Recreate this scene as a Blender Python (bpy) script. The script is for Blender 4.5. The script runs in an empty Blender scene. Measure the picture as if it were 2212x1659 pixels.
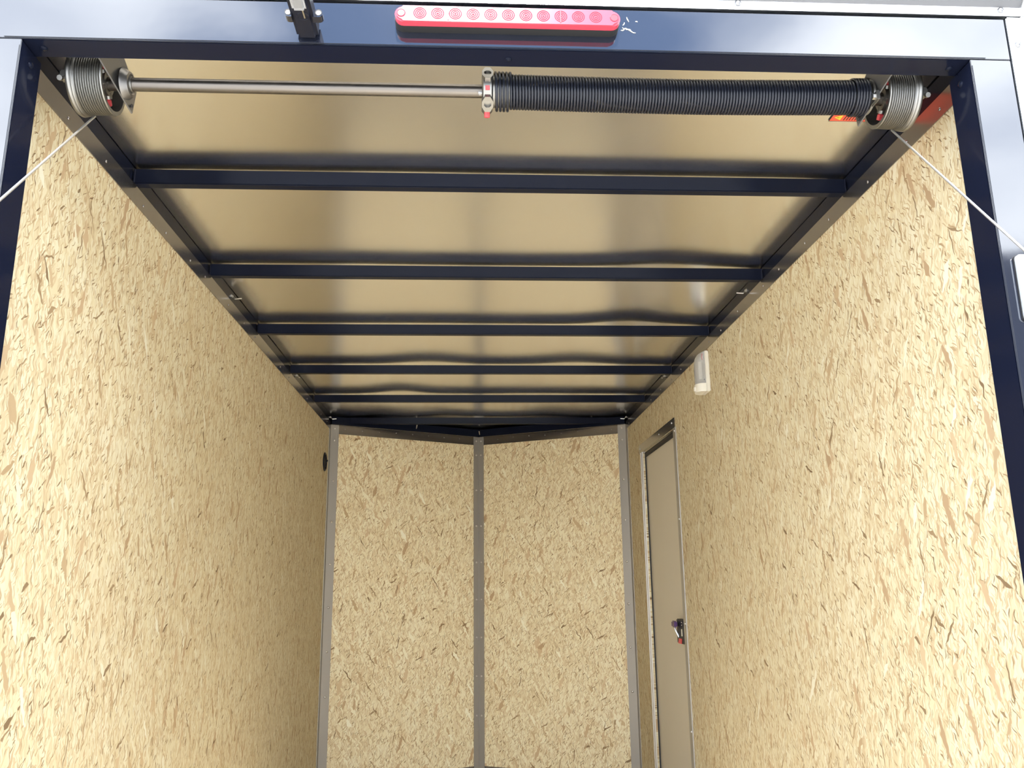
import bpy, bmesh, math, random
from mathutils import Vector, Matrix
random.seed(4)
S = bpy.context.scene
C = S.collection

# ---------------------------------------------------------------- camera
CAM = Vector((-0.07405, -1.29049, 1.5))
RT = Vector((0.998584, -0.051985, -0.011282))
UP = Vector((-0.001141, -0.232978, 0.972481))
FW = Vector((0.053183, 0.971092, 0.232707))
cd = bpy.data.cameras.new('camera')
cam = bpy.data.objects.new('camera', cd)
C.objects.link(cam)
m = Matrix((RT, UP, -FW)).transposed().to_4x4()
m.translation = CAM
cam.matrix_world = m
cd.sensor_width = 36.0
cd.lens = 1824.45 / 2212 * 36.0
cd.clip_start = 0.02
S.camera = cam

# ---------------------------------------------------------------- world, light, exposure
S.view_settings.view_transform = 'Standard'
S.view_settings.look = 'None'
S.view_settings.gamma = 1.0
S.view_settings.use_curve_mapping = False
S.view_settings.exposure = 0.05
S.cycles.max_bounces = 7
S.cycles.diffuse_bounces = 4
S.cycles.glossy_bounces = 4
S.cycles.adaptive_threshold = 0.1
S.cycles.transmission_bounces = 4

def nd(nt, typ, **kw):
    n = nt.nodes.new(typ)
    for k, v in kw.items():
        setattr(n, k, v)
    return n

wd = bpy.data.worlds.new('sky')
S.world = wd
wd.use_nodes = True
nt = wd.node_tree
nt.nodes.clear()
wo = nd(nt, 'ShaderNodeOutputWorld')
bg = nd(nt, 'ShaderNodeBackground')
tc = nd(nt, 'ShaderNodeTexCoord')
mp = nd(nt, 'ShaderNodeMapping')
mp.inputs['Scale'].default_value = (1.0, 1.0, 2.2)
mp.inputs['Location'].default_value = (0.1, 2.4, 0.7)
nz = nd(nt, 'ShaderNodeTexNoise')
nz.inputs['Scale'].default_value = 1.6
nz.inputs['Detail'].default_value = 3
nz.inputs['Roughness'].default_value = 0.5
rp = nd(nt, 'ShaderNodeValToRGB')
rp.color_ramp.elements[0].position = 0.42
rp.color_ramp.elements[1].position = 0.60
mx = nd(nt, 'ShaderNodeMixRGB')
mx.inputs[1].default_value = (0.9, 1.45, 2.6, 1)
mx.inputs[2].default_value = (8.6, 9.0, 9.4, 1)
nt.links.new(tc.outputs['Generated'], mp.inputs['Vector'])
nt.links.new(mp.outputs[0], nz.inputs['Vector'])
nt.links.new(nz.outputs['Fac'], rp.inputs['Fac'])
nt.links.new(rp.outputs[0], mx.inputs['Fac'])
nt.links.new(mx.outputs[0], bg.inputs['Color'])
bg.inputs['Strength'].default_value = 1.0
nt.links.new(bg.outputs[0], wo.inputs['Surface'])

SUN_DIR = Vector((0.0, 0.731, -0.682)).normalized()
sd = bpy.data.lights.new('sun', 'SUN')
sd.energy = 9.0
sd.angle = 0.03
sd.color = (1.0, 0.95, 0.88)
sun = bpy.data.objects.new('sun', sd)
C.objects.link(sun)
sun.rotation_euler = SUN_DIR.to_track_quat('-Z', 'Y').to_euler()
sun.location = (0, -4, 8)

# ---------------------------------------------------------------- materials
def principled(name, col, rough=0.5, metal=0.0, **kw):
    ma = bpy.data.materials.new(name)
    ma.use_nodes = True
    b = ma.node_tree.nodes['Principled BSDF']
    b.inputs['Base Color'].default_value = (*col, 1)
    b.inputs['Roughness'].default_value = rough
    b.inputs['Metallic'].default_value = metal
    for k, v in kw.items():
        b.inputs[k.replace('_', ' ')].default_value = v
    return ma

def add_bump(ma, scale, strength, dist=0.002, stretch=(1, 1, 1), detail=3, rough_var=None):
    n = ma.node_tree
    b = n.nodes['Principled BSDF']
    t = nd(n, 'ShaderNodeTexCoord')
    mpp = nd(n, 'ShaderNodeMapping')
    mpp.inputs['Scale'].default_value = stretch
    z = nd(n, 'ShaderNodeTexNoise')
    z.inputs['Scale'].default_value = scale
    z.inputs['Detail'].default_value = detail
    bp = nd(n, 'ShaderNodeBump')
    bp.inputs['Strength'].default_value = strength
    bp.inputs['Distance'].default_value = dist
    n.links.new(t.outputs['Object'], mpp.inputs['Vector'])
    n.links.new(mpp.outputs[0], z.inputs['Vector'])
    n.links.new(z.outputs['Fac'], bp.inputs['Height'])
    n.links.new(bp.outputs[0], b.inputs['Normal'])
    if rough_var:
        mr = nd(n, 'ShaderNodeMapRange')
        mr.inputs['To Min'].default_value = rough_var[0]
        mr.inputs['To Max'].default_value = rough_var[1]
        n.links.new(z.outputs['Fac'], mr.inputs['Value'])
        n.links.new(mr.outputs[0], b.inputs['Roughness'])
    return ma

def osb(name, axis, seed, tint=1.0):
    """strand board: many layers of stretched, turned cells, every cell one wood flake"""
    ma = bpy.data.materials.new(name)
    ma.use_nodes = True
    n = ma.node_tree
    b = n.nodes['Principled BSDF']
    b.inputs['Roughness'].default_value = 0.72
    b.inputs['Specular IOR Level'].default_value = 0.25
    rnd = random.Random(seed)
    t = nd(n, 'ShaderNodeTexCoord')
    sp = nd(n, 'ShaderNodeSeparateXYZ')
    n.links.new(t.outputs['Object'], sp.inputs[0])
    uv = nd(n, 'ShaderNodeCombineXYZ')
    n.links.new(sp.outputs[axis], uv.inputs[0])
    n.links.new(sp.outputs[2], uv.inputs[1])
    # ragged outline of the flakes
    wn = nd(n, 'ShaderNodeTexNoise')
    wn.noise_dimensions = '2D'
    wn.inputs['Scale'].default_value = 60
    wn.inputs['Detail'].default_value = 0
    n.links.new(uv.outputs[0], wn.inputs['Vector'])
    wsub = nd(n, 'ShaderNodeVectorMath', operation='SUBTRACT')
    wsub.inputs[1].default_value = (0.5, 0.5, 0.5)
    n.links.new(wn.outputs['Color'], wsub.inputs[0])
    wsc = nd(n, 'ShaderNodeVectorMath', operation='SCALE')
    wsc.inputs['Scale'].default_value = 0.009
    n.links.new(wsub.outputs[0], wsc.inputs[0])
    wadd = nd(n, 'ShaderNodeVectorMath', operation='ADD')
    n.links.new(uv.outputs[0], wadd.inputs[0])
    n.links.new(wsc.outputs[0], wadd.inputs[1])

    def cells(ang, L, Wd):
        vr = nd(n, 'ShaderNodeVectorRotate', rotation_type='Z_AXIS')
        vr.inputs['Angle'].default_value = math.radians(ang)
        n.links.new(wadd.outputs[0], vr.inputs['Vector'])
        mm = nd(n, 'ShaderNodeMapping')
        mm.inputs['Scale'].default_value = (1 / Wd, 1 / L, 1)
        mm.inputs['Location'].default_value = (rnd.uniform(0, 50), rnd.uniform(0, 50), 0)
        n.links.new(vr.outputs[0], mm.inputs['Vector'])
        v = nd(n, 'ShaderNodeTexVoronoi', voronoi_dimensions='2D', feature='F1')
        v.inputs['Scale'].default_value = 1.0
        n.links.new(mm.outputs[0], v.inputs['Vector'])
        s = nd(n, 'ShaderNodeSeparateColor')
        n.links.new(v.outputs['Color'], s.inputs[0])
        return v, s

    def ramp(stops):
        r = nd(n, 'ShaderNodeValToRGB')
        e = r.color_ramp.elements
        while len(e) < len(stops):
            e.new(0.5)
        for el, (p, c) in zip(e, stops):
            el.position = p
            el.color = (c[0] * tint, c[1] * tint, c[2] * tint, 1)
        return r

    pale, cream, tan = (0.84, 0.77, 0.545), (0.79, 0.685, 0.435), (0.70, 0.57, 0.345)
    brown, dark = (0.50, 0.35, 0.19), (0.22, 0.14, 0.07)
    _, s0 = cells(8, 0.07, 0.012)
    r0 = ramp([(0.0, tan), (0.5, cream), (1.0, pale)])
    n.links.new(s0.outputs[0], r0.inputs[0])
    cur = r0.outputs[0]
    layers = [
        # angle, length, width, share, colours
        (-14, 0.13, 0.022, 0.30, [(0.0, tan), (0.35, cream), (1.0, pale)]),
        (-42, 0.075, 0.012, 0.18, [(0.0, (0.62, 0.48, 0.29)), (0.5, cream), (1.0, pale)]),
        (25, 0.032, 0.0050, 0.30, [(0.0, (0.62, 0.45, 0.26)), (0.4, tan), (1.0, pale)]),
        (-20, 0.030, 0.0046, 0.30, [(0.0, (0.60, 0.43, 0.25)), (0.4, cream), (1.0, pale)]),
        (3, 0.030, 0.0030, 0.20, [(0.0, brown), (0.25, tan), (1.0, pale)]),
        (-10, 0.017, 0.0022, 0.10, [(0.0, dark), (0.25, brown), (1.0, tan)]),
        (40, 0.015, 0.0023, 0.11, [(0.0, dark), (0.3, brown), (1.0, tan)]),
        (16, 0.065, 0.013, 0.020, [(0.0, (0.46, 0.31, 0.17)), (0.5, (0.60, 0.43, 0.25)), (1.0, (0.66, 0.50, 0.30))]),
        (-24, 0.055, 0.011, 0.022, [(0.0, (0.50, 0.35, 0.19)), (0.55, (0.64, 0.48, 0.28)), (0.6, pale), (1.0, (0.88, 0.83, 0.64))]),
        (10, 0.05, 0.0045, 0.0040, [(0.0, dark), (1.0, brown)]),
        (-32, 0.06, 0.0045, 0.0040, [(0.0, dark), (1.0, brown)]),
        (58, 0.035, 0.0060, 0.0040, [(0.0, dark), (1.0, brown)]),
    ]
    for ang, L, Wd, share, cols in layers:
        v, s = cells(ang, L, Wd)
        gt = nd(n, 'ShaderNodeMath', operation='LESS_THAN')
        gt.inputs[1].default_value = share
        n.links.new(s.outputs[0], gt.inputs[0])
        r = ramp(cols)
        n.links.new(s.outputs[1], r.inputs[0])
        mxx = nd(n, 'ShaderNodeMixRGB')
        n.links.new(gt.outputs[0], mxx.inputs[0])
        n.links.new(cur, mxx.inputs[1])
        n.links.new(r.outputs[0], mxx.inputs[2])
        cur = mxx.outputs[0]
    n.links.new(cur, b.inputs['Base Color'])
    return ma

M = {}
M['osb_l'] = osb('strand_board_left', 1, 11, 0.74)  # side boards darkened in colour to even out the light falling off inward
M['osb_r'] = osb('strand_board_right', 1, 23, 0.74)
M['osb_n'] = osb('strand_board_nose', 0, 37, 1.0)  # nose board kept lighter than the sides to make up for weaker light
M['paint'] = add_bump(principled('black_gloss_paint', (0.010, 0.012, 0.020), 0.07, 0.0, Coat_Weight=1.0, Coat_Roughness=0.05, Coat_IOR=1.6), 6, 0.10, 0.01)
M['black'] = principled('black_frame_paint', (0.007, 0.009, 0.018), 0.15, 0.0, Specular_IOR_Level=0.07)
M['frame'] = add_bump(principled('black_door_frame_paint', (0.007, 0.009, 0.020), 0.10, 0.0, Specular_IOR_Level=0.09), 9, 0.10, 0.004, (1, 3, 1))
M['ceil'] = add_bump(principled('mill_finish_aluminium', (0.97, 0.97, 0.97), 0.16, 1.0), 3.0, 0.05, 0.004, (1.0, 2.2, 1.0), 2, (0.16, 0.25))
M['flange'] = add_bump(principled('galvanised_trim', (0.30, 0.285, 0.285), 0.22, 0.92), 14, 0.06, 0.002)
M['steel'] = add_bump(principled('brushed_zinc_steel', (0.40, 0.385, 0.36), 0.42, 0.65), 20, 0.08, 0.002)
M['bracket'] = principled('dark_galvanised_bracket', (0.20, 0.195, 0.19), 0.38, 0.9)
M['hood'] = principled('shaded_aluminium_hood', (0.13, 0.13, 0.135), 0.55, 0.2)  # shade under the hood is put into this darker base colour
M['jamb'] = principled('aluminium_door_jamb', (0.55, 0.53, 0.50), 0.4, 0.9)
M['rivet'] = principled('dull_rivet', (0.30, 0.30, 0.31), 0.3, 1.0)
M['screw'] = principled('zinc_screw', (0.62, 0.60, 0.56), 0.3, 1.0)
M['alum'] = add_bump(principled('cast_aluminium', (0.29, 0.285, 0.27), 0.42, 1.0), 160, 0.12, 0.0008)
M['rail'] = add_bump(principled('bright_aluminium_trim', (0.86, 0.87, 0.88), 0.30, 1.0), 12, 0.08, 0.003, (0.3, 1, 1))
M['plate'] = principled('white_zinc_plate', (0.82, 0.84, 0.86), 0.25, 0.6)
M['shaft'] = add_bump(principled('oiled_steel_tube', (0.17, 0.155, 0.14), 0.34, 1.0), 40, 0.3, 0.001, (0.25, 1, 1), 4, (0.22, 0.5))
M['spring'] = principled('black_oiled_spring_wire', (0.010, 0.012, 0.020), 0.30, 0.0, Specular_IOR_Level=0.45)
M['red'] = principled('red_dipped_bolt', (0.62, 0.06, 0.07), 0.45)
M['rubber'] = principled('black_rubber', (0.012, 0.012, 0.013), 0.6)
M['plastic'] = principled('black_plastic', (0.010, 0.011, 0.018), 0.4, 0.0, Specular_IOR_Level=0.15)
M['white'] = principled('white_plastic', (0.70, 0.67, 0.58), 0.4)
M['cable'] = add_bump(principled('galvanised_wire_rope', (0.66, 0.65, 0.62), 0.38, 0.9), 900, 0.3, 0.0006)
M['door'] = add_bump(principled('grey_door_skin', (0.60, 0.545, 0.44), 0.55), 900, 0.15, 0.0005)
M['floor'] = None
M['lens'] = principled('red_lens', (0.50, 0.05, 0.08), 0.16, 0.0, Specular_IOR_Level=0.45)
M['lensring'] = principled('red_lens_optic', (0.42, 0.035, 0.055), 0.25, 0.0, Specular_IOR_Level=0.2)
M['clear'] = principled('clear_lens', (0.86, 0.86, 0.86), 0.12, 0.0, Transmission_Weight=0.75, IOR=1.35)
M['sticker'] = principled('red_sticker', (0.80, 0.11, 0.06), 0.45)
M['ink'] = principled('black_ink', (0.02, 0.02, 0.02), 0.5)
M['yellow'] = principled('yellow_ink', (0.88, 0.66, 0.06), 0.5)
M['purple'] = principled('purple_key_cap', (0.05, 0.01, 0.09), 0.35)
M['concrete'] = None

def noisy(name, c1, c2, scale, rough=0.8, stretch=(1, 1, 1)):
    ma = principled(name, c1, rough)
    n = ma.node_tree
    t = nd(n, 'ShaderNodeTexCoord')
    mpp = nd(n, 'ShaderNodeMapping')
    mpp.inputs['Scale'].default_value = stretch
    z = nd(n, 'ShaderNodeTexNoise')
    z.inputs['Scale'].default_value = scale
    z.inputs['Detail'].default_value = 6
    mxx = nd(n, 'ShaderNodeMixRGB')
    mxx.inputs[1].default_value = (*c1, 1)
    mxx.inputs[2].default_value = (*c2, 1)
    n.links.new(t.outputs['Object'], mpp.inputs[0])
    n.links.new(mpp.outputs[0], z.inputs['Vector'])
    n.links.new(z.outputs['Fac'], mxx.inputs[0])
    n.links.new(mxx.outputs[0], n.nodes['Principled BSDF'].inputs['Base Color'])
    return ma
M['floor'] = noisy('plywood_floor', (0.74, 0.68, 0.57), (0.62, 0.555, 0.44), 9, 0.6, (6, 0.7, 1))
M['concrete'] = noisy('pale_gravel_yard', (0.56, 0.54, 0.50), (0.44, 0.42, 0.39), 40, 0.9)
M['siding'] = noisy('dark_siding', (0.05, 0.055, 0.065), (0.035, 0.04, 0.05), 3, 0.7)

# ---------------------------------------------------------------- mesh helpers
def box(bm, x0, x1, y0, y1, z0, z1):
    vs = [bm.verts.new((x, y, z)) for x in (x0, x1) for y in (y0, y1) for z in (z0, z1)]
    for f in ((0, 1, 3, 2), (4, 6, 7, 5), (0, 4, 5, 1), (2, 3, 7, 6), (0, 2, 6, 4), (1, 5, 7, 3)):
        bm.faces.new([vs[i] for i in f])
    return vs

def bevelled_box(bm, x0, x1, y0, y1, z0, z1, r=0.003, seg=2):
    b2 = bmesh.new()
    box(b2, x0, x1, y0, y1, z0, z1)
    bmesh.ops.bevel(b2, geom=b2.edges[:], offset=r, segments=seg, affect='EDGES')
    tmp = bpy.data.meshes.new('tmp')
    b2.to_mesh(tmp)
    b2.free()
    bm.from_mesh(tmp)
    bpy.data.meshes.remove(tmp)

def prism(bm, pts, axis, a0, a1):
    """extrude a 2D outline along one axis (0=x:(y,z) 1=y:(x,z) 2=z:(x,y))"""
    def mk(p, a):
        return {0: (a, p[0], p[1]), 1: (p[0], a, p[1]), 2: (p[0], p[1], a)}[axis]
    A = [bm.verts.new(mk(p, a0)) for p in pts]
    B = [bm.verts.new(mk(p, a1)) for p in pts]
    bm.faces.new(A)
    bm.faces.new(B[::-1])
    k = len(pts)
    for i in range(k):
        bm.faces.new((A[i], B[i], B[(i + 1) % k], A[(i + 1) % k]))

def lathe(bm, prof, origin, axis=Vector((1, 0, 0)), seg=40, closed=False):
    """prof: list of (along, radius)"""
    axis = Vector(axis).normalized()
    o = Vector(origin)
    a = axis.orthogonal().normalized()
    c = axis.cross(a)
    rings = []
    for t, r in prof:
        rings.append([bm.verts.new(o + axis * t + (a * math.cos(2 * math.pi * i / seg) + c * math.sin(2 * math.pi * i / seg)) * max(r, 1e-5)) for i in range(seg)])
    n = len(rings)
    for j in range(n if closed else n - 1):
        q, w = rings[j], rings[(j + 1) % n]
        for i in range(seg):
            bm.faces.new((q[i], q[(i + 1) % seg], w[(i + 1) % seg], w[i]))
    if not closed:
        bm.faces.new(rings[0][::-1])
        bm.faces.new(rings[-1])

def tube(bm, pts, r, seg=8):
    pts = [Vector(p) for p in pts]
    rings = []
    ref = None
    for i, p in enumerate(pts):
        d = (pts[min(i + 1, len(pts) - 1)] - pts[max(i - 1, 0)]).normalized()
        if ref is None:
            ref = d.orthogonal().normalized()
        ref = (ref - d * ref.dot(d)).normalized()
        b = d.cross(ref)
        rr = r[i] if isinstance(r, (list, tuple)) else r
        rings.append([bm.verts.new(p + (ref * math.cos(2 * math.pi * k / seg) + b * math.sin(2 * math.pi * k / seg)) * rr) for k in range(seg)])
    for q, w in zip(rings, rings[1:]):
        for i in range(seg):
            bm.faces.new((q[i], q[(i + 1) % seg], w[(i + 1) % seg], w[i]))
    bm.faces.new(rings[0][::-1])
    bm.faces.new(rings[-1])

def dome(bm, o, nrm, r, h, seg=10):
    """pan head of a screw or rivet lying on a surface at o, facing nrm"""
    lathe(bm, [(-0.001, r), (h * 0.25, r), (h * 0.75, r * 0.72), (h, r * 0.25)], o, nrm, seg)

def obj(name, bm, mat, parent=None, smooth=False, angle=35):
    bmesh.ops.recalc_face_normals(bm, faces=bm.faces[:])
    me = bpy.data.meshes.new(name)
    bm.to_mesh(me)
    bm.free()
    me.materials.append(mat)
    if smooth:
        for p in me.polygons:
            p.use_smooth = True
        try:
            me.set_sharp_from_angle(angle=math.radians(angle))
        except Exception:
            pass
    o = bpy.data.objects.new(name, me)
    C.objects.link(o)
    if parent:
        o.parent = parent
        o.matrix_parent_inverse = parent.matrix_world.inverted()
    return o

def mk(name, mat, parent, fn, smooth=False, angle=35):
    bm = bmesh.new()
    fn(bm)
    return obj(name, bm, mat, parent, smooth, angle)

def empty(name, loc=(0, 0, 0)):
    o = bpy.data.objects.new(name, None)
    o.empty_display_size = 0.05
    C.objects.link(o)
    o.location = loc
    o.matrix_world = Matrix.Translation(loc)
    return o

def tag(o, label=None, cat=None, group=None):
    if label:
        o['label'] = label
    if cat:
        o['category'] = cat
    if group:
        o['group'] = group
    return o

def struct(o):
    o['kind'] = 'structure'
    return o

def screws(parent, spots, nrm, mat=None, r=0.0042, h=0.003, name='screw', jitter=0.0):
    """single screw heads, sharing one mesh"""
    bm = bmesh.new()
    dome(bm, (0, 0, 0), nrm, r, h)
    bmesh.ops.recalc_face_normals(bm, faces=bm.faces[:])
    me = bpy.data.meshes.new(name)
    bm.to_mesh(me)
    bm.free()
    me.materials.append(mat or M['screw'])
    for p in me.polygons:
        p.use_smooth = True
    for s in spots:
        o = bpy.data.objects.new(name, me)
        C.objects.link(o)
        o.parent = parent
        o.matrix_parent_inverse = parent.matrix_world.inverted()
        o.location = Vector(s) + Vector([random.uniform(-jitter, jitter) for _ in range(3)]) * 1.0

# ---------------------------------------------------------------- dimensions (metres)
W = 0.8663          # inner half width at the wall boards
FZ = 0.43           # floor level above the yard
ZFL, ZFT = 2.396, 2.441   # cove flange
ZRB, ZRT = 2.438, 2.476   # roof bows
ZC = 2.4822         # ceiling sheet
Y1, SP = 0.588, 0.6096
YN, YT = 3.600, 4.046     # nose corner and nose tip
HB, HT = 2.409, 2.492     # header
JX = 0.825                # inner face of the door posts

# ---------------------------------------------------------------- setting: yard, floor, walls, roof
o = struct(mk('floor_yard', M['concrete'], None, lambda b: box(b, -30, 30, -30, 30, -0.05, 0.0)))
o = struct(mk('wall_yard', M['siding'], None, lambda b: box(b, 4, 15, -9.3, -9.0, 0.0, 5.8)))
o = struct(mk('floor', M['floor'], None, lambda b: box(b, -0.93, 0.93, 0.0, 4.10, FZ - 0.03, FZ)))

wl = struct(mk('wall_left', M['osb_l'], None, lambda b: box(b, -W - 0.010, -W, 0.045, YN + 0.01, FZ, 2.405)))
DY0, DY1, DZ = 2.463, 3.150, 2.190       # side door opening

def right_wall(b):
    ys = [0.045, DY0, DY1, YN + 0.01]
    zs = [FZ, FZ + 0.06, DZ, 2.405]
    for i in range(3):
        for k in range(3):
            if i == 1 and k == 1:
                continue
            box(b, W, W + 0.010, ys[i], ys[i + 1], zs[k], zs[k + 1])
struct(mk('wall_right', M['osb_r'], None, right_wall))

def nose_wall(b, s):
    p0, p1 = (s * W, YN), (0.0, YT)
    d = Vector((p1[0] - p0[0], p1[1] - p0[1])).normalized()
    nn = Vector((0, 1))
    pts = [p0, p1, (p1[0], p1[1] + 0.012), (p0[0], p0[1] + 0.012)]
    prism(b, pts, 2, FZ, 2.44)
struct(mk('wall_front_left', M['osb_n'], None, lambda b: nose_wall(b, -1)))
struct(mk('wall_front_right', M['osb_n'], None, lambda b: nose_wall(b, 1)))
for s, nm in ((-1, 'wall_outer_left'), (1, 'wall_outer_right')):
    struct(mk(nm, M['black'], None, lambda b: box(b, s * 0.925, s * 0.935, 0.0, 4.2, FZ - 0.25, 2.53)))
struct(mk('wall_outer_front', M['black'], None, lambda b: box(b, -0.925, 0.925, 4.15, 4.16, FZ - 0.25, 2.53)))
struct(mk('roof', M['rail'], None, lambda b: box(b, -0.935, 0.935, -0.002, 4.16, 2.532, 2.540)))

# ceiling sheet: thin aluminium, quilted by the bows it lies on
BUMPS = [(0, -.2, .50, .0012), (0, .45, .25, .0010), (1, .56, .17, .0055), (1, -.45, .2, .0010), (2, .56, .15, .0075), (2, -.2, .25, .0008),
         (3, -.25, .16, .0060), (3, .42, .16, .0050), (4, -.42, .14, .0075), (4, .3, .25, .0012),
         (5, -.58, .11, .0040), (5, -.20, .13, .0055), (5, .40, .13, .0055)]
def ceil_z(x, y):
    z = ZC
    for i, bx, w, a in BUMPS:
        yi = Y1 + SP * i - 0.04
        z += a * math.exp(-((x - bx) / w) ** 2) * math.exp(-((y - yi) / 0.20) ** 2)
    z += 0.0010 * math.sin(3.1 * x + 2.0 * y) * math.sin(math.pi * (y - Y1) / SP) ** 2
    return z
def ceiling(b):
    nx, ny = 120, 260
    vs = [[b.verts.new((-0.92 + 1.84 * i / nx, 0.056 + 4.06 * j / ny, ceil_z(-0.92 + 1.84 * i / nx, 0.056 + 4.06 * j / ny))) for i in range(nx + 1)] for j in range(ny + 1)]
    for j in range(ny):
        for i in range(nx):
            b.faces.new((vs[j][i], vs[j + 1][i], vs[j + 1][i + 1], vs[j][i + 1]))
struct(mk('ceiling', M['ceil'], None, ceiling, True, 180))

# side roof rails (black tube) with the bright cove flange that caps the wall boards
for k, s in enumerate((-1, 1)):
    t = struct(mk('trim_%d' % (1 + k), M['black'], None, lambda b: box(b, s * W, s * 0.922, 0.056, 3.62, 2.400, 2.4795)))
    f = mk('cove_flange', M['flange'], t, lambda b: box(b, s * (W - 0.0022), s * W, 0.050, 3.60, ZFL, ZFT))
    ys = [0.13, 0.26, 0.44, 0.66, 0.82, 1.02, 1.16, 1.42, 1.62, 1.78, 2.0, 2.22, 2.40, 2.62, 2.84, 3.05, 3.25, 3.45]
    screws(t, [(s * (W - 0.0022), y + (0.04 if s > 0 else 0), 2.416 + random.uniform(-.004, .004)) for y in ys], (-s, 0, 0), M['flange'], 0.0035, 0.0022)
    # zinc wire clips on the rail
    for j, (cy, cz, a) in enumerate(((1.45 if s < 0 else 1.36, 2.452, 0), (2.57, 2.457, 1), (3.57, 2.457, 2))):
        def clip(b):
            x = s * (W - 0.002)
            lathe(b, [(0, 0.006), (0.002, 0.006), (0.003, 0.003), (0.006, 0.003)], (s * W, cy, cz + 0.008), (-s, 0, 0), 10)
            tube(b, [(x - s * 0.004, cy, cz + 0.004), (x - s * 0.012, cy - 0.006, cz - 0.004), (x - s * (0.034 if a != 1 else 0.014), cy - 0.004, cz - 0.002)], 0.0022, 6)
        mk('wire_clip', M['screw'], t, clip, True)

# nose: black roof rail following the V, cap strips, corner and centre posts
def along(s, t, inset=0.0):
    p0, p1 = Vector((s * W, YN)), Vector((0, YT))
    d = (p1 - p0).normalized()
    nrm = Vector((-d.y, d.x))
    if nrm.y > 0:
        nrm = -nrm
    return p0 + (p1 - p0) * t + nrm * inset, nrm
def vstrip(b, s, t0, t1, i0, i1, z0, z1):
    a, _ = along(s, t0, i0); c, _ = along(s, t1, i0); d, _ = along(s, t1, i1); e, _ = along(s, t0, i1)
    prism(b, [tuple(a), tuple(c), tuple(d), tuple(e)], 2, z0, z1)
n_trim = 3
for s in (-1, 1):
    t = struct(mk('trim_%d' % n_trim, M['black'], None, lambda b: vstrip(b, s, 0.0, 1.0, -0.012, 0.018, 2.428, 2.472))); n_trim += 1
    def strip(b):
        vstrip(b, s, 0.0, 1.0, 0.0, 0.0022, 2.375, 2.427)
    mk('cap_strip', M['flange'], t, strip)
    pts = []
    for j in range(8):
        p, nr = along(s, 0.09 + 0.11 * j, 0.0022)
        pts.append((p.x, p.y, 2.408 + random.uniform(-.003, .003)))
    screws(t, pts, (nr.x, nr.y, 0), M['flange'], 0.0045, 0.0028)
    # screw tips hanging through the nose rail
    tips = {-1: [(0.20, 0.012), (0.55, 0.004)], 1: [(0.21, 0.012), (0.985, 0.0)]}[s]
    for tt, dz in tips:
        p, nr = along(s, tt, 0.022)
        mk('screw_tip', M['screw'], t, lambda b: lathe(b, [(0, 0.0035), (0.012, 0.0035), (0.020, 0.0028), (0.026, 0.0012)], (p.x, p.y, 2.462 + dz), (0.15 * s, -0.3, -1), 8), True)
    # floor angle at the foot of the nose boards
    t2 = struct(mk('trim_%d' % n_trim, M['flange'], None, lambda b: vstrip(b, s, 0.0, 1.0, 0.0, 0.0022, FZ, 0.480))); n_trim += 1
    # corner post: one leg on the side wall, one on the nose board
    def corner(b):
        vstrip(b, s, 0.0, 0.050, 0.0023, 0.0046, FZ, 2.4265)
        box(b, s * (W - 0.0024), s * W, YN - 0.050, YN, FZ, 2.396)
    t3 = struct(mk('trim_%d' % n_trim, M['steel'], None, corner)); n_trim += 1
    pts = []
    for j in range(8):
        p, nr = along(s, 0.026, 0.0046)
        pts.append((p.x, p.y, 2.405 if j == 0 else 2.335 - 0.235 * (j - 1)))
    screws(t3, pts, (nr.x, nr.y, 0), M['screw'], 0.0065, 0.0045)

def centre(b):
    for s in (-1, 1):
        vstrip(b, s, 0.962, 1.0, 0.0023, 0.0046, FZ, 2.4262)
    tube(b, [(0, YT - 0.0075, FZ), (0, YT - 0.0075, 2.4262)], 0.0024, 8)
tcp = struct(mk('trim_%d' % n_trim, M['steel'], None, centre, True)); n_trim += 1
for s in (-1, 1):
    pts = []
    for j in range(9):
        p, nr = along(s, 0.981, 0.0046)
        pts.append((p.x, p.y, 2.400 if j == 0 else 2.31 - 0.222 * (j - 1)))
    screws(tcp, pts, (nr.x, nr.y, 0), M['screw'], 0.0058, 0.0045)

# ---------------------------------------------------------------- roof bows
ordn = ['nearest black steel roof bow, just behind the torsion spring', 'second black steel roof bow counted inward from the spring',
        'third black steel roof bow counted inward from the spring', 'fourth black roof bow counted inward, above the white dome light',
        'fifth black roof bow counted inward, second last before the nose', 'last black roof bow, right above the pointed nose boards']
for i in range(6):
    y = Y1 + SP * i
    def bow(b):
        bevelled_box(b, -W + 0.0035, W - 0.0035, y, y + 0.0265, ZRB, ZRT, 0.0022, 2)
    r = empty('roof_bow', (0, y, ZRB))
    tag(r, ordn[i], 'roof bow', 'roof bows under the ceiling')
    mk('tube', M['black'], r, bow, True, 60)
    for s in (-1, 1):   # weld bead at each end
        def weld(b):
            tube(b, [(s * (W - 0.004), y - 0.0012, ZRB + 0.002 + 0.0042 * k + random.uniform(-.0005, .0005)) for k in range(9)], [0.0022 + 0.0009 * (k % 2) for k in range(9)], 6)
        mk('weld', M['black'], r, weld, True)

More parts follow.
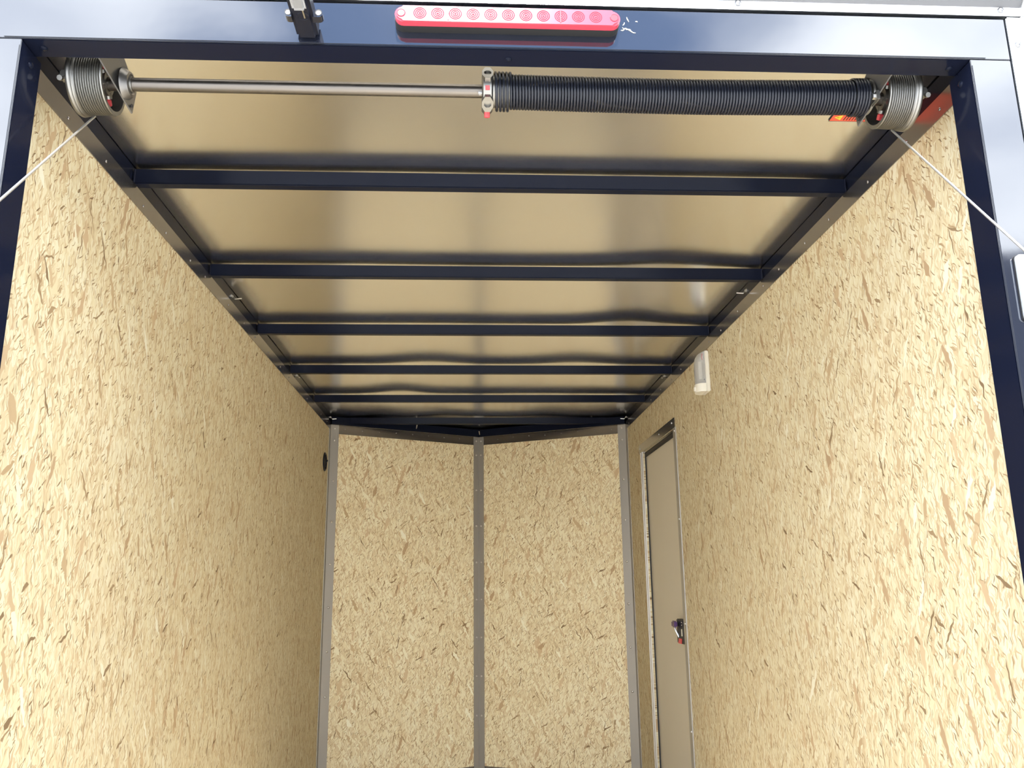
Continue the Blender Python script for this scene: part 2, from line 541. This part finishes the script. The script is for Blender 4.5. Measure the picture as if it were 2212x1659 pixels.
# ---------------------------------------------------------------- rear frame
hd = empty('rear_header', (0, 0, HB))
tag(hd, 'glossy black header beam across the top of the rear opening', 'header beam')
def header(b):
    bevelled_box(b, -0.899, 0.899, 0.0022, 0.0545, HB, HT, 0.002, 2)
mk('beam', M['frame'], hd, header, True, 60)
mk('fascia', M['paint'], hd, lambda b: bevelled_box(b, -0.8995, 0.8995, 0.0, 0.0024, HB - 0.0004, HT, 0.001, 2), True, 60)
mk('edge_lip', M['paint'], hd, lambda b: bevelled_box(b, -0.855, 0.855, -0.0015, 0.004, HB + 0.0006, HB + 0.0075, 0.0014, 2), True, 60)
screws(hd, [(-0.8014, 0.0276, HB), (-0.0016, 0.0307, HB), (0.8031, 0.0298, HB)], (0, 0, -1), M['black'], 0.0065, 0.004, 'bolt')
for s, side in ((-1, 'left'), (1, 'right')):
    jr = empty('door_post', (s * 0.86, 0.03, FZ))
    tag(jr, 'glossy black post on the %s side of the rear opening' % side, 'door post', 'posts of the rear opening')
    mk('post', M['frame'], jr, lambda b: bevelled_box(b, min(s * JX, s * 0.899), max(s * JX, s * 0.899), 0.0024, 0.0700, FZ - 0.2, HB - 0.0012, 0.002, 2), True, 60)
    mk('fascia', M['paint'], jr, lambda b: bevelled_box(b, min(s * (JX - .0004), s * 0.8995), max(s * (JX - .0004), s * 0.8995), 0.0002, 0.0026, FZ - 0.2, HB - 0.0016, 0.001, 2), True, 60)
    mk('edge_lip', M['paint'], jr, lambda b: bevelled_box(b, min(s * (JX + .0006), s * (JX + .009)), max(s * (JX + .0006), s * (JX + .009)), -0.0012, 0.003, FZ - 0.2, HB - 0.012, 0.0013, 2), True, 60)
    screws(jr, [(s * JX, 0.036, 2.381)], (-s, 0, 0), M['black'], 0.0065, 0.004, 'bolt')
    # bright corner moulding
    cr = empty('corner_moulding', (s * 0.925, 0, FZ))
    tag(cr, 'bright white metal corner moulding on the %s edge of the rear frame' % side, 'corner trim', 'corner mouldings')
    def cm(b):
        bevelled_box(b, min(s * 0.9008, s * 0.947), max(s * 0.9008, s * 0.947), -0.006, 0.05, FZ - 0.25, 2.494, 0.003, 2)
        bevelled_box(b, min(s * 0.926, s * 0.945), max(s * 0.926, s * 0.945), -0.0085, 0.0, FZ - 0.25, 2.494, 0.002, 2)
    mk('moulding', M['rail'], cr, cm, True, 60)
    screws(cr, [(s * 0.9135, -0.006, 2.436 - 0.30 * j) for j in range(5)], (0, -1, 0), M['rivet'], 0.006, 0.0045, 'rivet')

rr = empty('drip_rail', (0, -0.01, 2.495))
tag(rr, 'bright aluminium drip rail above the black header, with round rivets', 'drip rail')
mk('web', M['rail'], rr, lambda b: bevelled_box(b, -0.932, 0.932, -0.004, 0.03, 2.4955, 2.532, 0.0015, 2), True, 60)
mk('bead', M['rail'], rr, lambda b: bevelled_box(b, -0.932, 0.932, -0.0062, 0.0, 2.4955, 2.502, 0.0015, 2), True, 60)
def hood(b):
    prism(b, [(-0.004, 2.5135), (-0.030, 2.536), (-0.034, 2.552), (0.02, 2.552), (0.02, 2.532), (-0.002, 2.532)], 0, -0.938, 0.938)
mk('hood', M['hood'], rr, hood)
screws(rr, [(-0.42, -0.004, 2.508), (-0.005, -0.004, 2.508), (0.4085, -0.004, 2.5085), (0.893, -0.004, 2.507)], (0, -1, 0), M['rivet'], 0.0062, 0.005, 'rivet')
for s in (-1, 1):
    mk('end_cap', M['rail'], rr, lambda b: prism(b, [(-0.008, 2.4945), (-0.010, 2.512), (-0.0345, 2.538), (-0.036, 2.554), (0.02, 2.554), (0.02, 2.4945)], 0, min(s * 0.938, s * 0.930), max(s * 0.938, s * 0.930)))

# ---------------------------------------------------------------- red marker lamp bar
ml = empty('marker_lamp', (-0.004, 0, 2.4365))
tag(ml, 'long rounded red marker lamp bar on the black header', 'marker lamp')
def stadium(x0, x1, z0, z1, seg=10):
    r = (z1 - z0) / 2
    zc = (z0 + z1) / 2
    pts = [(x1 - r + r * math.cos(a), zc + r * math.sin(a)) for a in [(-math.pi / 2 + math.pi * k / seg) for k in range(seg + 1)]]
    pts += [(x0 + r + r * math.cos(a), zc + r * math.sin(a)) for a in [(math.pi / 2 + math.pi * k / seg) for k in range(seg + 1)]]
    return pts
mk('gasket', M['rubber'], ml, lambda b: prism(b, stadium(-0.199, 0.191, 2.4365, 2.4675), 1, -0.0165, 0.0), True, 50)
def lens(b):
    b2 = bmesh.new()
    prism(b2, stadium(-0.198, 0.190, 2.4372, 2.4668), 1, -0.031, -0.0165)
    ed = [e for e in b2.edges if all(abs(v.co.y + 0.031) < 1e-6 for v in e.verts)]
    bmesh.ops.bevel(b2, geom=ed, offset=0.003, segments=3, affect='EDGES')
    tmp = bpy.data.meshes.new('t'); b2.to_mesh(tmp); b2.free(); b.from_mesh(tmp); bpy.data.meshes.remove(tmp)
lens_o = mk('lens', M['lens'], ml, lens, True, 50)
for j in range(11):
    x = -0.155 + 0.0302 * j
    def ring(b):
        for r in (0.0042, 0.0072, 0.0102):
            lathe(b, [(0.0, r + 0.0010), (0.0007, r + 0.0006), (0.0009, r), (0.0007, r - 0.0006), (0.0, r - 0.0010)], (x, -0.0309, 2.4525), (0, -1, 0), 24, True)
        dome(b, (x, -0.0309, 2.4525), (0, -1, 0), 0.0022, 0.0010)
    mk('led_optic', M['lensring'], lens_o, ring, True)
for x in (-0.187, 0.179):
    mk('mount_plug', M['lensring'], lens_o, lambda b: lathe(b, [(0.0, 0.0075), (0.0010, 0.0073), (0.0012, 0.0064), (0.0008, 0.0060)], (x, -0.0309, 2.452), (0, -1, 0), 20), True)
for x in (-0.107, 0.086):
    mk('lens_seam', M['lensring'], lens_o, lambda b: bevelled_box(b, x - 0.0012, x + 0.0012, -0.0318, -0.030, 2.4395, 2.4645, 0.0004, 1))

# dried sealant beside the lamp
def sealant(b):
    rnd = random.Random(2)
    for (x, z, L, a) in ((0.198, 2.455, 0.016, -0.2), (0.205, 2.452, 0.018, -0.35), (0.196, 2.449, 0.010, 0.5), (0.210, 2.467, 0.010, 1.9), (0.223, 2.468, 0.003, 0), (0.2, 2.46, 0.006, 1.2)):
        pts = [(x + L * k / 5 * math.cos(a) + rnd.uniform(-.0008, .0008), -0.0004, z + L * k / 5 * math.sin(a) + rnd.uniform(-.0012, .0012)) for k in range(6)]
        tube(b, pts, [0.0003 + 0.0006 * math.sin(math.pi * (k + .5) / 6) for k in range(6)], 5)
tag(mk('dried_sealant', M['white'], None, sealant, True), 'small smear of dried white sealant right of the red lamp', 'sealant')

# ---------------------------------------------------------------- small work lamp arm sticking out of the header
al = empty('lamp_arm', (-0.3465, 0, 2.417))
tag(al, 'black bracket with clear lens sticking out above the opening, left of the red lamp', 'lamp')
mk('arm', M['plastic'], al, lambda b: bevelled_box(b, -0.3655, -0.3285, -0.150, -0.0005, 2.417, 2.449, 0.006, 3), True, 60)
for s in (-1, 1):
    xi, xo = (-0.3640, -0.3765) if s < 0 else (-0.3300, -0.3130)
    def ear(b):
        zc, r = 2.4250, 0.0078
        xc = xo - s * r
        pts = [(xc + s * r * math.cos(t), zc + r * math.sin(t)) for t in [(-math.pi / 2 + math.pi * k / 8) for k in range(9)]]
        pts += [(xi, zc + r), (xi, zc - r)]
        prism(b, pts, 1, -0.061, -0.046)
    e = mk('ear', M['paint'], al, ear, True, 50)
    xs = xo - s * 0.0070
    mk('socket', M['rubber'], e, lambda b: lathe(b, [(0, 0.0058), (0.0006, 0.0058)], (xs, -0.061, 2.4255), (0, -1, 0), 20))
    mk('screw', M['plate'], e, lambda b: dome(b, (xs, -0.0614, 2.4245), (0, -1, 0), 0.0042, 0.0022, 14), True)
mk('lens', M['clear'], al, lambda b: bevelled_box(b, -0.3575, -0.3345, -0.132, -0.0835, 2.4085, 2.4175, 0.004, 3), True, 60)
mk('latch_pin', M['screw'], al, lambda b: tube(b, [(-0.3425, -0.0835, 2.4160), (-0.3420, -0.060, 2.4155)], 0.0013, 6), True)
mk('boss', M['plastic'], al, lambda b: lathe(b, [(0, 0.0105), (0.0012, 0.0100), (0.0013, 0.0085), (0.0004, 0.008)], (-0.3445, -0.062, 2.4172), (0, 0, -1), 24), True)

# ---------------------------------------------------------------- keeper plate on right post
kp = empty('keeper_plate', (0.872, 0, 1.914))
tag(kp, 'white metal keeper plate with rounded corners on the right black post', 'plate')
def rrect(x0, x1, z0, z1, r, seg=5):
    pts = []
    for cx, cz, a0 in ((x1 - r, z0 + r, -90), (x1 - r, z1 - r, 0), (x0 + r, z1 - r, 90), (x0 + r, z0 + r, 180)):
        pts += [(cx + r * math.cos(math.radians(a0 + 90 * k / seg)), cz + r * math.sin(math.radians(a0 + 90 * k / seg))) for k in range(seg + 1)]
    return pts
mk('pad', M['rubber'], kp, lambda b: prism(b, rrect(0.8445, 0.8975, 1.916, 2.0335, 0.008), 1, -0.003, 0.0004))
mk('plate', M['plate'], kp, lambda b: prism(b, rrect(0.8455, 0.8985, 1.9175, 2.0325, 0.008), 1, -0.008, -0.003), True, 40)
screws(kp, [(0.869, -0.008, 2.017), (0.869, -0.008, 1.933)], (0, -1, 0), None, 0.008, 0.005, 'bolt')

# ---------------------------------------------------------------- torsion bar, spring, drums, cables
SY, SZ = 0.14, 2.414
sh = empty('torsion_shaft', (0, SY, SZ))
tag(sh, 'long dark steel torsion tube running across under the ceiling', 'shaft')
mk('tube', M['shaft'], sh, lambda b: lathe(b, [(-0.812, 0.0105), (-0.812, 0.0124), (0.802, 0.0124), (0.802, 0.0105)], (0, SY, SZ), (1, 0, 0), 28), True, 50)

ts = empty('torsion_spring', (0.33, SY, SZ))
tag(ts, 'black coiled torsion spring on the right half of the shaft', 'spring')
def sag(x):
    t = (x + 0.03) / 0.73
    return -0.0035 * math.sin(math.pi * min(1, max(0, t)) * 0.9) + 0.008 * max(0, t - 0.55) ** 1.0
def coil(b):
    pts = []
    SEG = 22
    x = -0.0235
    a = 0.0
    while x < 0.697:
        if x < 0.0065:
            pitch, R = 0.0068, 0.0345
        elif x < 0.668:
            pitch, R = 0.00572, 0.0302
        else:
            pitch, R = 0.0056, 0.0335
        pts.append((x, SY + math.cos(a) * R, SZ + sag(x) + math.sin(a) * R))
        a += 2 * math.pi / SEG
        x += pitch / SEG
    tube(b, pts, 0.00272, 7)
mk('coil', M['spring'], ts, coil, True, 60)
# winding cone
def cone(b):
    lathe(b, [(-0.0465, 0.016), (-0.0465, 0.0335), (-0.0440, 0.0365), (-0.0290, 0.0365), (-0.0262, 0.0330), (-0.0262, 0.0300), (0.010, 0.0285), (0.012, 0.026), (0.012, 0.014)], (0, SY, SZ), (1, 0, 0), 32)
wc = mk('winding_cone', M['alum'], ts, cone, True, 40)
for ang in (157.5, 247.5, 337.5, 67.5):
    d = Vector((0, math.cos(math.radians(ang)), math.sin(math.radians(ang))))
    def boss(b):
        ax = d.normalized()
        u = Vector((1, 0, 0))
        v = ax.cross(u)
        o = Vector((-0.0362, SY, SZ))
        outl = [(-0.0105, -0.006), (-0.0105, 0.006), (-0.005, 0.0165), (0.005, 0.0165), (0.0105, 0.006), (0.0105, -0.006), (0.005, -0.0165), (-0.005, -0.0165)]
        inn = [(0.0072 * math.cos(2 * math.pi * k / 8 + math.pi * 0.875), 0.0072 * math.sin(2 * math.pi * k / 8 + math.pi * 0.875)) for k in range(8)]
        inn = [(-x, y) for x, y in inn][::1]
        outl2 = sorted(outl, key=lambda p: math.atan2(p[1], p[0]))
        inn2 = sorted(inn, key=lambda p: math.atan2(p[1], p[0]))
        def P(p, h):
            return b.verts.new(o + u * p[0] + v * p[1] + ax * h)
        O1 = [P(p, 0.020) for p in outl2]; O2 = [P(p, 0.0405) for p in outl2]
        I2 = [P(p, 0.0405) for p in inn2]; I1 = [P(p, 0.022) for p in inn2]
        for i in range(8):
            k = (i + 1) % 8
            b.faces.new((O1[i], O1[k], O2[k], O2[i]))
            b.faces.new((O2[i], O2[k], I2[k], I2[i]))
            b.faces.new((I2[i], I2[k], I1[k], I1[i]))
        b.faces.new(I1); b.faces.new(O1)
    mk('winding_socket', M['alum'], wc, boss)
for ang, L in ((202.5, 0.0395), (292.5, 0.0475)):
    d = Vector((0, math.cos(math.radians(ang)), math.sin(math.radians(ang))))
    def sscrew(b):
        lathe(b, [(0.028, 0.0046), (L - 0.0095, 0.0046), (L - 0.0093, 0.0055), (L, 0.0055), (L + 0.0006, 0.0046)], Vector((-0.0365, SY, SZ)), d, 4 if ang < 250 else 12)
    mk('set_screw', M['red'], wc, sscrew)
mk('clip_key', M['plate'], wc, lambda b: bevelled_box(b, -0.0535, -0.0462, SY - 0.020, SY - 0.011, SZ - 0.0165, SZ - 0.0115, 0.001, 1))
# stationary cone at the bracket end
def cone2(b):
    zc = SZ + 0.004
    lathe(b, [(0.655, 0.014), (0.655, 0.0275), (0.690, 0.0290), (0.6985, 0.0300), (0.700, 0.034), (0.704, 0.0345), (0.7045, 0.030), (0.7062, 0.014)], (0, SY, zc), (1, 0, 0), 32)
sc = mk('stationary_cone', M['alum'], ts, cone2, True, 40)
mk('bolt_ear', M['alum'], sc, lambda b: bevelled_box(b, 0.6985, 0.7055, SY - 0.045, SY - 0.015, SZ - 0.028, SZ - 0.008, 0.002, 2), True, 50)
mk('bolt', M['screw'], sc, lambda b: lathe(b, [(0, 0.006), (0.005, 0.006)], (0.6985, SY - 0.036, SZ - 0.018), (-1, 0, 0), 6))

def drum(s, dx, label):
    r = empty('cable_drum', (s * 0.76 + dx, SY, SZ))
    tag(r, label, 'cable drum', 'cable drums of the torsion bar')
    org = (dx, SY, SZ)
    ax = (s, 0, 0)
    prof = [(0.7320, 0.0490), (0.7320, 0.0555), (0.7335, 0.0563)]
    n = 11
    x0, x1 = 0.7345, 0.7805
    for k in range(n * 6 + 1):
        t = k / (n * 6)
        prof.append((x0 + (x1 - x0) * t, 0.0526 + 0.0034 * abs(math.cos(math.pi * t * n)) ** 1.4 + 0.0008 * t))
    prof += [(0.7815, 0.0585), (0.7835, 0.0595), (0.7850, 0.0575), (0.7870, 0.0600), (0.7910, 0.0605), (0.7935, 0.0590), (0.7935, 0.0300),
             (0.7935, 0.0130), (0.7650, 0.0130), (0.7650, 0.0240), (0.7700, 0.0260), (0.7700, 0.0490)]
    mk('barrel', M['alum'], r, lambda b: lathe(b, prof, org, ax, 56, True), True, 50)
    hub = mk('hub', M['alum'], r, lambda b: lathe(b, [(0.7400, 0.0132), (0.7400, 0.0215), (0.7710, 0.0235), (0.7710, 0.0132)], org, ax, 28, True), True, 40)
    for ang in (222, 312, 132):
        d = Vector((0, math.cos(math.radians(ang)), math.sin(math.radians(ang))))
        o = Vector((s * 0.7470 + dx, SY, SZ))
        mk('screw_boss', M['alum'], hub, lambda b: lathe(b, [(0.015, 0.0085), (0.0265, 0.0075)], o, d, 14))
        mk('set_screw', M['red'], hub, lambda b: lathe(b, [(0.0265, 0.0042), (0.029, 0.0042), (0.0292, 0.0058), (0.0395, 0.0058), (0.040, 0.0048)], o, d, 4 if ang == 312 else 8))
    for k in range(3):
        a = math.radians(40 + 120 * k)
        mk('spoke', M['alum'], r, lambda b: tube(b, [(s * 0.768 + dx, SY + 0.020 * math.cos(a), SZ + 0.020 * math.sin(a)), (s * 0.768 + dx, SY + 0.050 * math.cos(a), SZ + 0.050 * math.sin(a))], 0.005, 6))
    mk('cable_clamp', M['alum'], r, lambda b: (bevelled_box(b, min(s * 0.793, s * 0.806) + dx, max(s * 0.793, s * 0.806) + dx, SY - 0.052, SY - 0.034, SZ - 0.022, SZ - 0.004, 0.003, 2),
                                                lathe(b, [(0, 0.005), (0.006, 0.005)], (s * 0.802 + dx, SY - 0.05, SZ - 0.022), (0, -1, -0.4), 8)), True, 50)
drum(-1, 0.0025, 'grooved silver cable drum at the left end of the torsion bar')
drum(1, -0.0105, 'grooved silver cable drum at the right end, beside the spring')

def bracket(s, dx, label):
    r = empty('bearing_bracket', (s * 0.70 + dx, SY, SZ))
    tag(r, label, 'bracket', 'bearing brackets of the torsion bar')
    A = Vector((0.727, 0.076, 2.421)); B = Vector((0.700, 0.1635, 2.368)); Cc = Vector((0.699, 0.1700, 2.416)); D = Vector((0.705, 0.119, 2.4525)); E_ = Vector((0.722, 0.0560, 2.470)); F_ = Vector((0.733, 0.0560, 2.430))
    def plate(b):
        P = [A, B, Cc, D, E_, F_]
        fr = [b.verts.new((s * p.x + dx, p.y, p.z)) for p in P]
        bk = [b.verts.new((s * (p.x + 0.0028) + dx, p.y, p.z)) for p in P]
        b.faces.new(fr); b.faces.new(bk[::-1])
        for i in range(6):
            b.faces.new((fr[i], bk[i], bk[(i + 1) % 6], fr[(i + 1) % 6]))
    mk('plate', M['bracket'], r, plate)
    nrm = Vector((-s, 0.0, 0.0))
    if s < 0:
        ho = mk('bearing_housing', M['bracket'], r, lambda b: lathe(b, [(0.0, 0.030), (0.004, 0.0285), (0.009, 0.024), (0.0115, 0.0225), (0.0125, 0.0185), (0.0115, 0.0165), (0.009, 0.0130), (0.009, 0.0126)], (s * 0.7085 + dx, SY, SZ), nrm, 36), True, 40)
        mk('bearing_race', M['alum'], ho, lambda b: lathe(b, [(0.0090, 0.0128), (0.0150, 0.0130), (0.0152, 0.0150), (0.0100, 0.0152)], (s * 0.7085 + dx, SY, SZ), nrm, 32, True), True, 50)
    for (yy, zz, ln) in ((0.098, 2.452, 0.014), (0.084, 2.444, 0.014)):
        xx = 0.7135 + (0.11 - yy) * 0.28
        mk('slot', M['rubber'], r, lambda b: bevelled_box(b, min(s * (xx - 0.0025), s * (xx + .001)) + dx, max(s * (xx - 0.0025), s * (xx + .001)) + dx, yy - 0.0035, yy + 0.0035, zz - ln / 2, zz + ln / 2, 0.001, 1))
    mk('rivet_hole', M['rubber'], r, lambda b: lathe(b, [(0, 0.0034), (0.0012, 0.0034)], (s * 0.7003 + dx, 0.1575, 2.3805), nrm, 12))
bracket(-1, 0.0, 'flat steel bearing bracket holding the left end of the torsion bar')
bracket(1, -0.0105, 'flat steel bearing bracket between the spring and the right drum')

def cable(s, M_, S_, label):
    M_, S_ = Vector(M_), Vector(S_)
    d = (M_ - S_)
    e = S_ + d * ((0.13 - S_.z) / d.z)
    r = mk('lift_cable', M['cable'], None, lambda b: tube(b, [S_ + (e - S_) * (k / 12) for k in range(13)], 0.0021, 8), True)
    tag(r, label, 'cable', 'lift cables of the ramp')
    return e
eL = cable(-1, (-0.79143, -0.05439, 2.08623), (-0.768, 0.165, 2.362), 'thin steel cable running from the left drum out past the left post')
eR = cable(1, (0.79836, -0.09441, 2.00379), (0.758, 0.165, 2.362), 'thin steel cable running from the right drum out past the right post')

# ramp door lying open behind the trailer
rd = struct(empty('door_2', (0, 0, FZ)))
def rz(y):
    return 0.40 + y * (0.36 / 1.9)
def ramp_panel(b):
    prism(b, [(-0.01, rz(0)), (-1.90, rz(-1.9)), (-1.90, rz(-1.9) - 0.035), (-0.01, rz(0) - 0.035)], 0, -0.93, 0.93)
mk('ramp_panel', M['floor'], rd, ramp_panel)
for e in (eL, eR):
    s = 1 if e.x > 0 else -1
    mk('cable_anchor', M['screw'], rd, lambda b: bevelled_box(b, min(s * 0.925, e.x + s * 0.01), max(s * 0.925, e.x + s * 0.01), e.y - 0.02, e.y + 0.02, rz(e.y) - 0.03, max(e.z + 0.01, rz(e.y)), 0.002, 1))

# ---------------------------------------------------------------- warning sticker on the ceiling, right rear
stk = empty('warning_sticker', (0.785, 0.28, ZC))
tag(stk, 'red warning sticker with black lines on the ceiling behind the right drum', 'sticker')
SX0, SX1, SY0, SY1 = 0.7135, 0.8620, 0.2180, 0.3330
zs_ = ZC - 0.0012
mk('border', M['ink'], stk, lambda b: box(b, SX0, SX1, SY0, SY1, zs_ - 0.0003, zs_))
mk('sheet', M['sticker'], stk, lambda b: box(b, SX0 + 0.002, SX1 - 0.002, SY0 + 0.002, SY1 - 0.002, zs_ - 0.0006, zs_ - 0.0003))
def tri(b):
    prism(b, [(0.7370, 0.3265), (0.7370, 0.3075), (0.7210, 0.3170)], 2, zs_ - 0.0009, zs_ - 0.0006)
tri_o = mk('warning_triangle', M['yellow'], stk, tri)
mk('exclamation_mark', M['ink'], tri_o, lambda b: (box(b, 0.7260, 0.7320, 0.3163, 0.3177, zs_ - 0.0012, zs_ - 0.0009), box(b, 0.7335, 0.7350, 0.3163, 0.3177, zs_ - 0.0012, zs_ - 0.0009)))
cu = bpy.data.curves.new('heading', 'FONT')
cu.body = 'WARNING'
cu.size = 0.021
cu.extrude = 0.00015
to = bpy.data.objects.new('heading_tmp', cu)
C.objects.link(to)
dg = bpy.context.evaluated_depsgraph_get()
me = bpy.data.meshes.new_from_object(to.evaluated_get(dg))
bpy.data.objects.remove(to)
me.materials.clear()
me.materials.append(M['yellow'])
me.transform(Matrix(((0, -1, 0, 0.7372), (-1, 0, 0, 0.3045), (0, 0, -1, zs_ - 0.0008), (0, 0, 0, 1))))
ho = bpy.data.objects.new('heading', me)
C.objects.link(ho)
ho.parent = stk
ho.matrix_parent_inverse = stk.matrix_world.inverted()
for k in range(9):
    x = 0.7440 + 0.0062 * k
    mk('text_line', M['ink'], stk, lambda b: box(b, x, x + 0.0022, SY0 + 0.008 + 0.006 * (k % 3), SY1 - 0.006, zs_ - 0.0009, zs_ - 0.0006))

# ---------------------------------------------------------------- side door in the right wall
d1 = struct(empty('door_1', (W, 2.8, FZ)))
def head(b):
    box(b, W - 0.0030, W, DY0 - 0.036, DY1 + 0.090, DZ + 0.001, DZ + 0.0465)
ht = mk('head_plate', M['flange'], d1, head)
screws(ht, [(W - 0.003, 2.475, 2.218), (W - 0.003, 2.74, 2.213), (W - 0.003, 3.20, 2.215)], (-1, 0, 0), M['plate'], 0.0042, 0.003)
nt_ = mk('near_jamb', M['steel'], d1, lambda b: (box(b, W - 0.0030, W, 2.4120, DY0, FZ, DZ + 0.001), box(b, W - 0.005, W - 0.003, 2.4120, 2.4165, FZ, DZ + 0.001)))
screws(nt_, [(W - 0.003, 2.433, 2.175), (W - 0.003, 2.433, 1.78), (W - 0.003, 2.433, 1.335), (W - 0.003, 2.433, 0.9)], (-1, 0, 0), M['plate'], 0.0045, 0.003)
def far(b):
    box(b, W - 0.0030, W, DY1, DY1 + 0.045, FZ, DZ + 0.001)
    box(b, W - 0.0060, W - 0.003, DY1, DY1 + 0.012, FZ, DZ + 0.001)
    box(b, W - 0.0060, W - 0.003, DY1 + 0.036, DY1 + 0.045, FZ, DZ + 0.001)
fj = mk('far_jamb', M['jamb'], d1, far)
screws(fj, [(W, DY1 + 0.058, z) for z in (2.15, 1.72, 1.25, 0.8)], (-1, 0, 0), M['screw'], 0.004, 0.003)
mk('head_reveal', M['flange'], d1, lambda b: box(b, W + 0.002, W + 0.040, DY0 - 0.02, DY1 + 0.06, DZ - 0.010, DZ))
mk('weather_seal', M['rubber'], d1, lambda b: (box(b, W + 0.012, W + 0.040, DY0 - 0.02, DY1 + 0.06, 2.1660, DZ - 0.010),
                                               box(b, W + 0.010, W + 0.040, DY1 + 0.016, DY1 + 0.06, FZ, DZ - 0.01),
                                               box(b, W + 0.010, W + 0.040, DY0 - 0.04, DY0 + 0.004, FZ, DZ - 0.01)))
mk('door_panel', M['door'], d1, lambda b: box(b, W + 0.020, W + 0.045, DY0 - 0.02, DY1 + 0.046, FZ + 0.02, 2.1650))
lt = mk('latch', M['plastic'], d1, lambda b: bevelled_box(b, W - 0.004, W + 0.021, 2.4645, 2.588, 1.246, 1.350, 0.003, 2), True, 50)
mk('latch_slot', M['white'], lt, lambda b: bevelled_box(b, W - 0.0052, W - 0.003, 2.492, 2.504, 1.279, 1.309, 0.001, 1))
mk('latch_slider', M['red'], lt, lambda b: prism(b, [(2.512, 1.2465), (2.566, 1.2465), (2.552, 1.268), (2.500, 1.268)], 0, W - 0.0060, W - 0.003))
for dz in (1.326, 1.337):
    mk('latch_pin', M['screw'], lt, lambda b: lathe(b, [(0, 0.0018), (0.0015, 0.0015)], (W - 0.004, 2.494, dz), (-1, 0, 0), 8))
mk('lever', M['plate'], lt, lambda b: tube(b, [(W - 0.002, 2.560, 1.272), (W - 0.009, 2.566, 1.288), (W - 0.014, 2.575, 1.304), (W - 0.016, 2.582, 1.322)], 0.0040, 6), True)
mk('lever_knob', M['purple'], lt, lambda b: bevelled_box(b, W - 0.024, W - 0.010, 2.545, 2.605, 1.313, 1.342, 0.005, 2), True, 50)

# ---------------------------------------------------------------- dome light on the right wall
dl = empty('dome_light', (W, 1.8775, 2.223))
tag(dl, 'white dome light with clear cover high on the right wall', 'wall light')
mk('base', M['white'], dl, lambda b: bevelled_box(b, W - 0.0170, W, 1.8400, 1.9150, 2.2235, 2.3860, 0.003, 2), True, 50)
def halfround(depth, y0, y1, n=12):
    yc, ry = (y0 + y1) / 2, (y1 - y0) / 2
    return [(W - 0.016 - depth * math.sin(math.pi * k / n) ** 0.75, yc - ry * math.cos(math.pi * k / n)) for k in range(n + 1)]
mk('switch_housing', M['white'], dl, lambda b: prism(b, halfround(0.036, 1.841, 1.914), 2, 2.2235, 2.2560), True, 50)
def cover(b):
    prof = [(2.2560, 1.0), (2.3400, 0.98), (2.3620, 0.86), (2.3780, 0.55), (2.3845, 0.2)]
    rows = []
    for z, k in prof:
        rows.append([b.verts.new((x if i in (0, 12) else (W - 0.016) + (x - (W - 0.016)) * k, y, z)) for i, (x, y) in enumerate(halfround(0.034, 1.8425, 1.9125))])
    for a, c in zip(rows, rows[1:]):
        for i in range(12):
            b.faces.new((a[i], a[i + 1], c[i + 1], c[i]))
    b.faces.new(rows[0]); b.faces.new(rows[-1][::-1])
    for a, c in zip(rows, rows[1:]):
        b.faces.new((a[0], c[0], c[12], a[12]))
cv = mk('cover', M['clear'], dl, cover, True, 50)
mk('bulb', M['white'], dl, lambda b: tube(b, [(W - 0.026, 1.872, 2.275), (W - 0.026, 1.872, 2.345)], 0.006, 10), True)
mk('wire', M['red'], dl, lambda b: tube(b, [(W - 0.022, 1.850, 2.375), (W - 0.024, 1.854, 2.362), (W - 0.023, 1.851, 2.350)], 0.0022, 6), True)
mk('rocker_switch', M['white'], dl, lambda b: bevelled_box(b, W - 0.056, W - 0.047, 1.871, 1.885, 2.231, 2.247, 0.0015, 1))
mk('contact', M['rubber'], dl, lambda b: lathe(b, [(0, 0.0032), (0.003, 0.0032)], (W - 0.0175, 1.855, 2.272), (-1, 0, 0), 10))

# ---------------------------------------------------------------- round vent on the left wall
vn = empty('round_vent', (-W, 3.432, 2.185))
tag(vn, 'round black louvred vent near the front end of the left wall', 'vent')
vo = Vector((-W, 3.432, 2.185))
mk('rim', M['plastic'], vn, lambda b: lathe(b, [(0, 0.040), (0, 0.0520), (0.004, 0.0520), (0.007, 0.048), (0.007, 0.042), (0.004, 0.040)], vo, (1, 0, 0), 40, True), True, 40)
mk('back', M['rubber'], vn, lambda b: lathe(b, [(0.0002, 0.0405), (0.0012, 0.0405)], vo, (1, 0, 0), 40))
for k in range(9):
    z = -0.034 + 0.0085 * k
    hw = math.sqrt(max(0.0004, 0.0405 ** 2 - z * z))
    mk('louvre', M['plastic'], vn, lambda b: prism(b, [(-W + 0.001, 2.185 + z + 0.0035), (-W + 0.006, 2.185 + z - 0.0025), (-W + 0.0068, 2.185 + z - 0.0018), (-W + 0.0018, 2.185 + z + 0.0042)], 1, 3.432 - hw, 3.432 + hw))
mk('knob', M['plastic'], vn, lambda b: lathe(b, [(0.006, 0.006), (0.012, 0.005)], vo + Vector((0, 0.040, 0.012)), (1, 0, 0), 10))
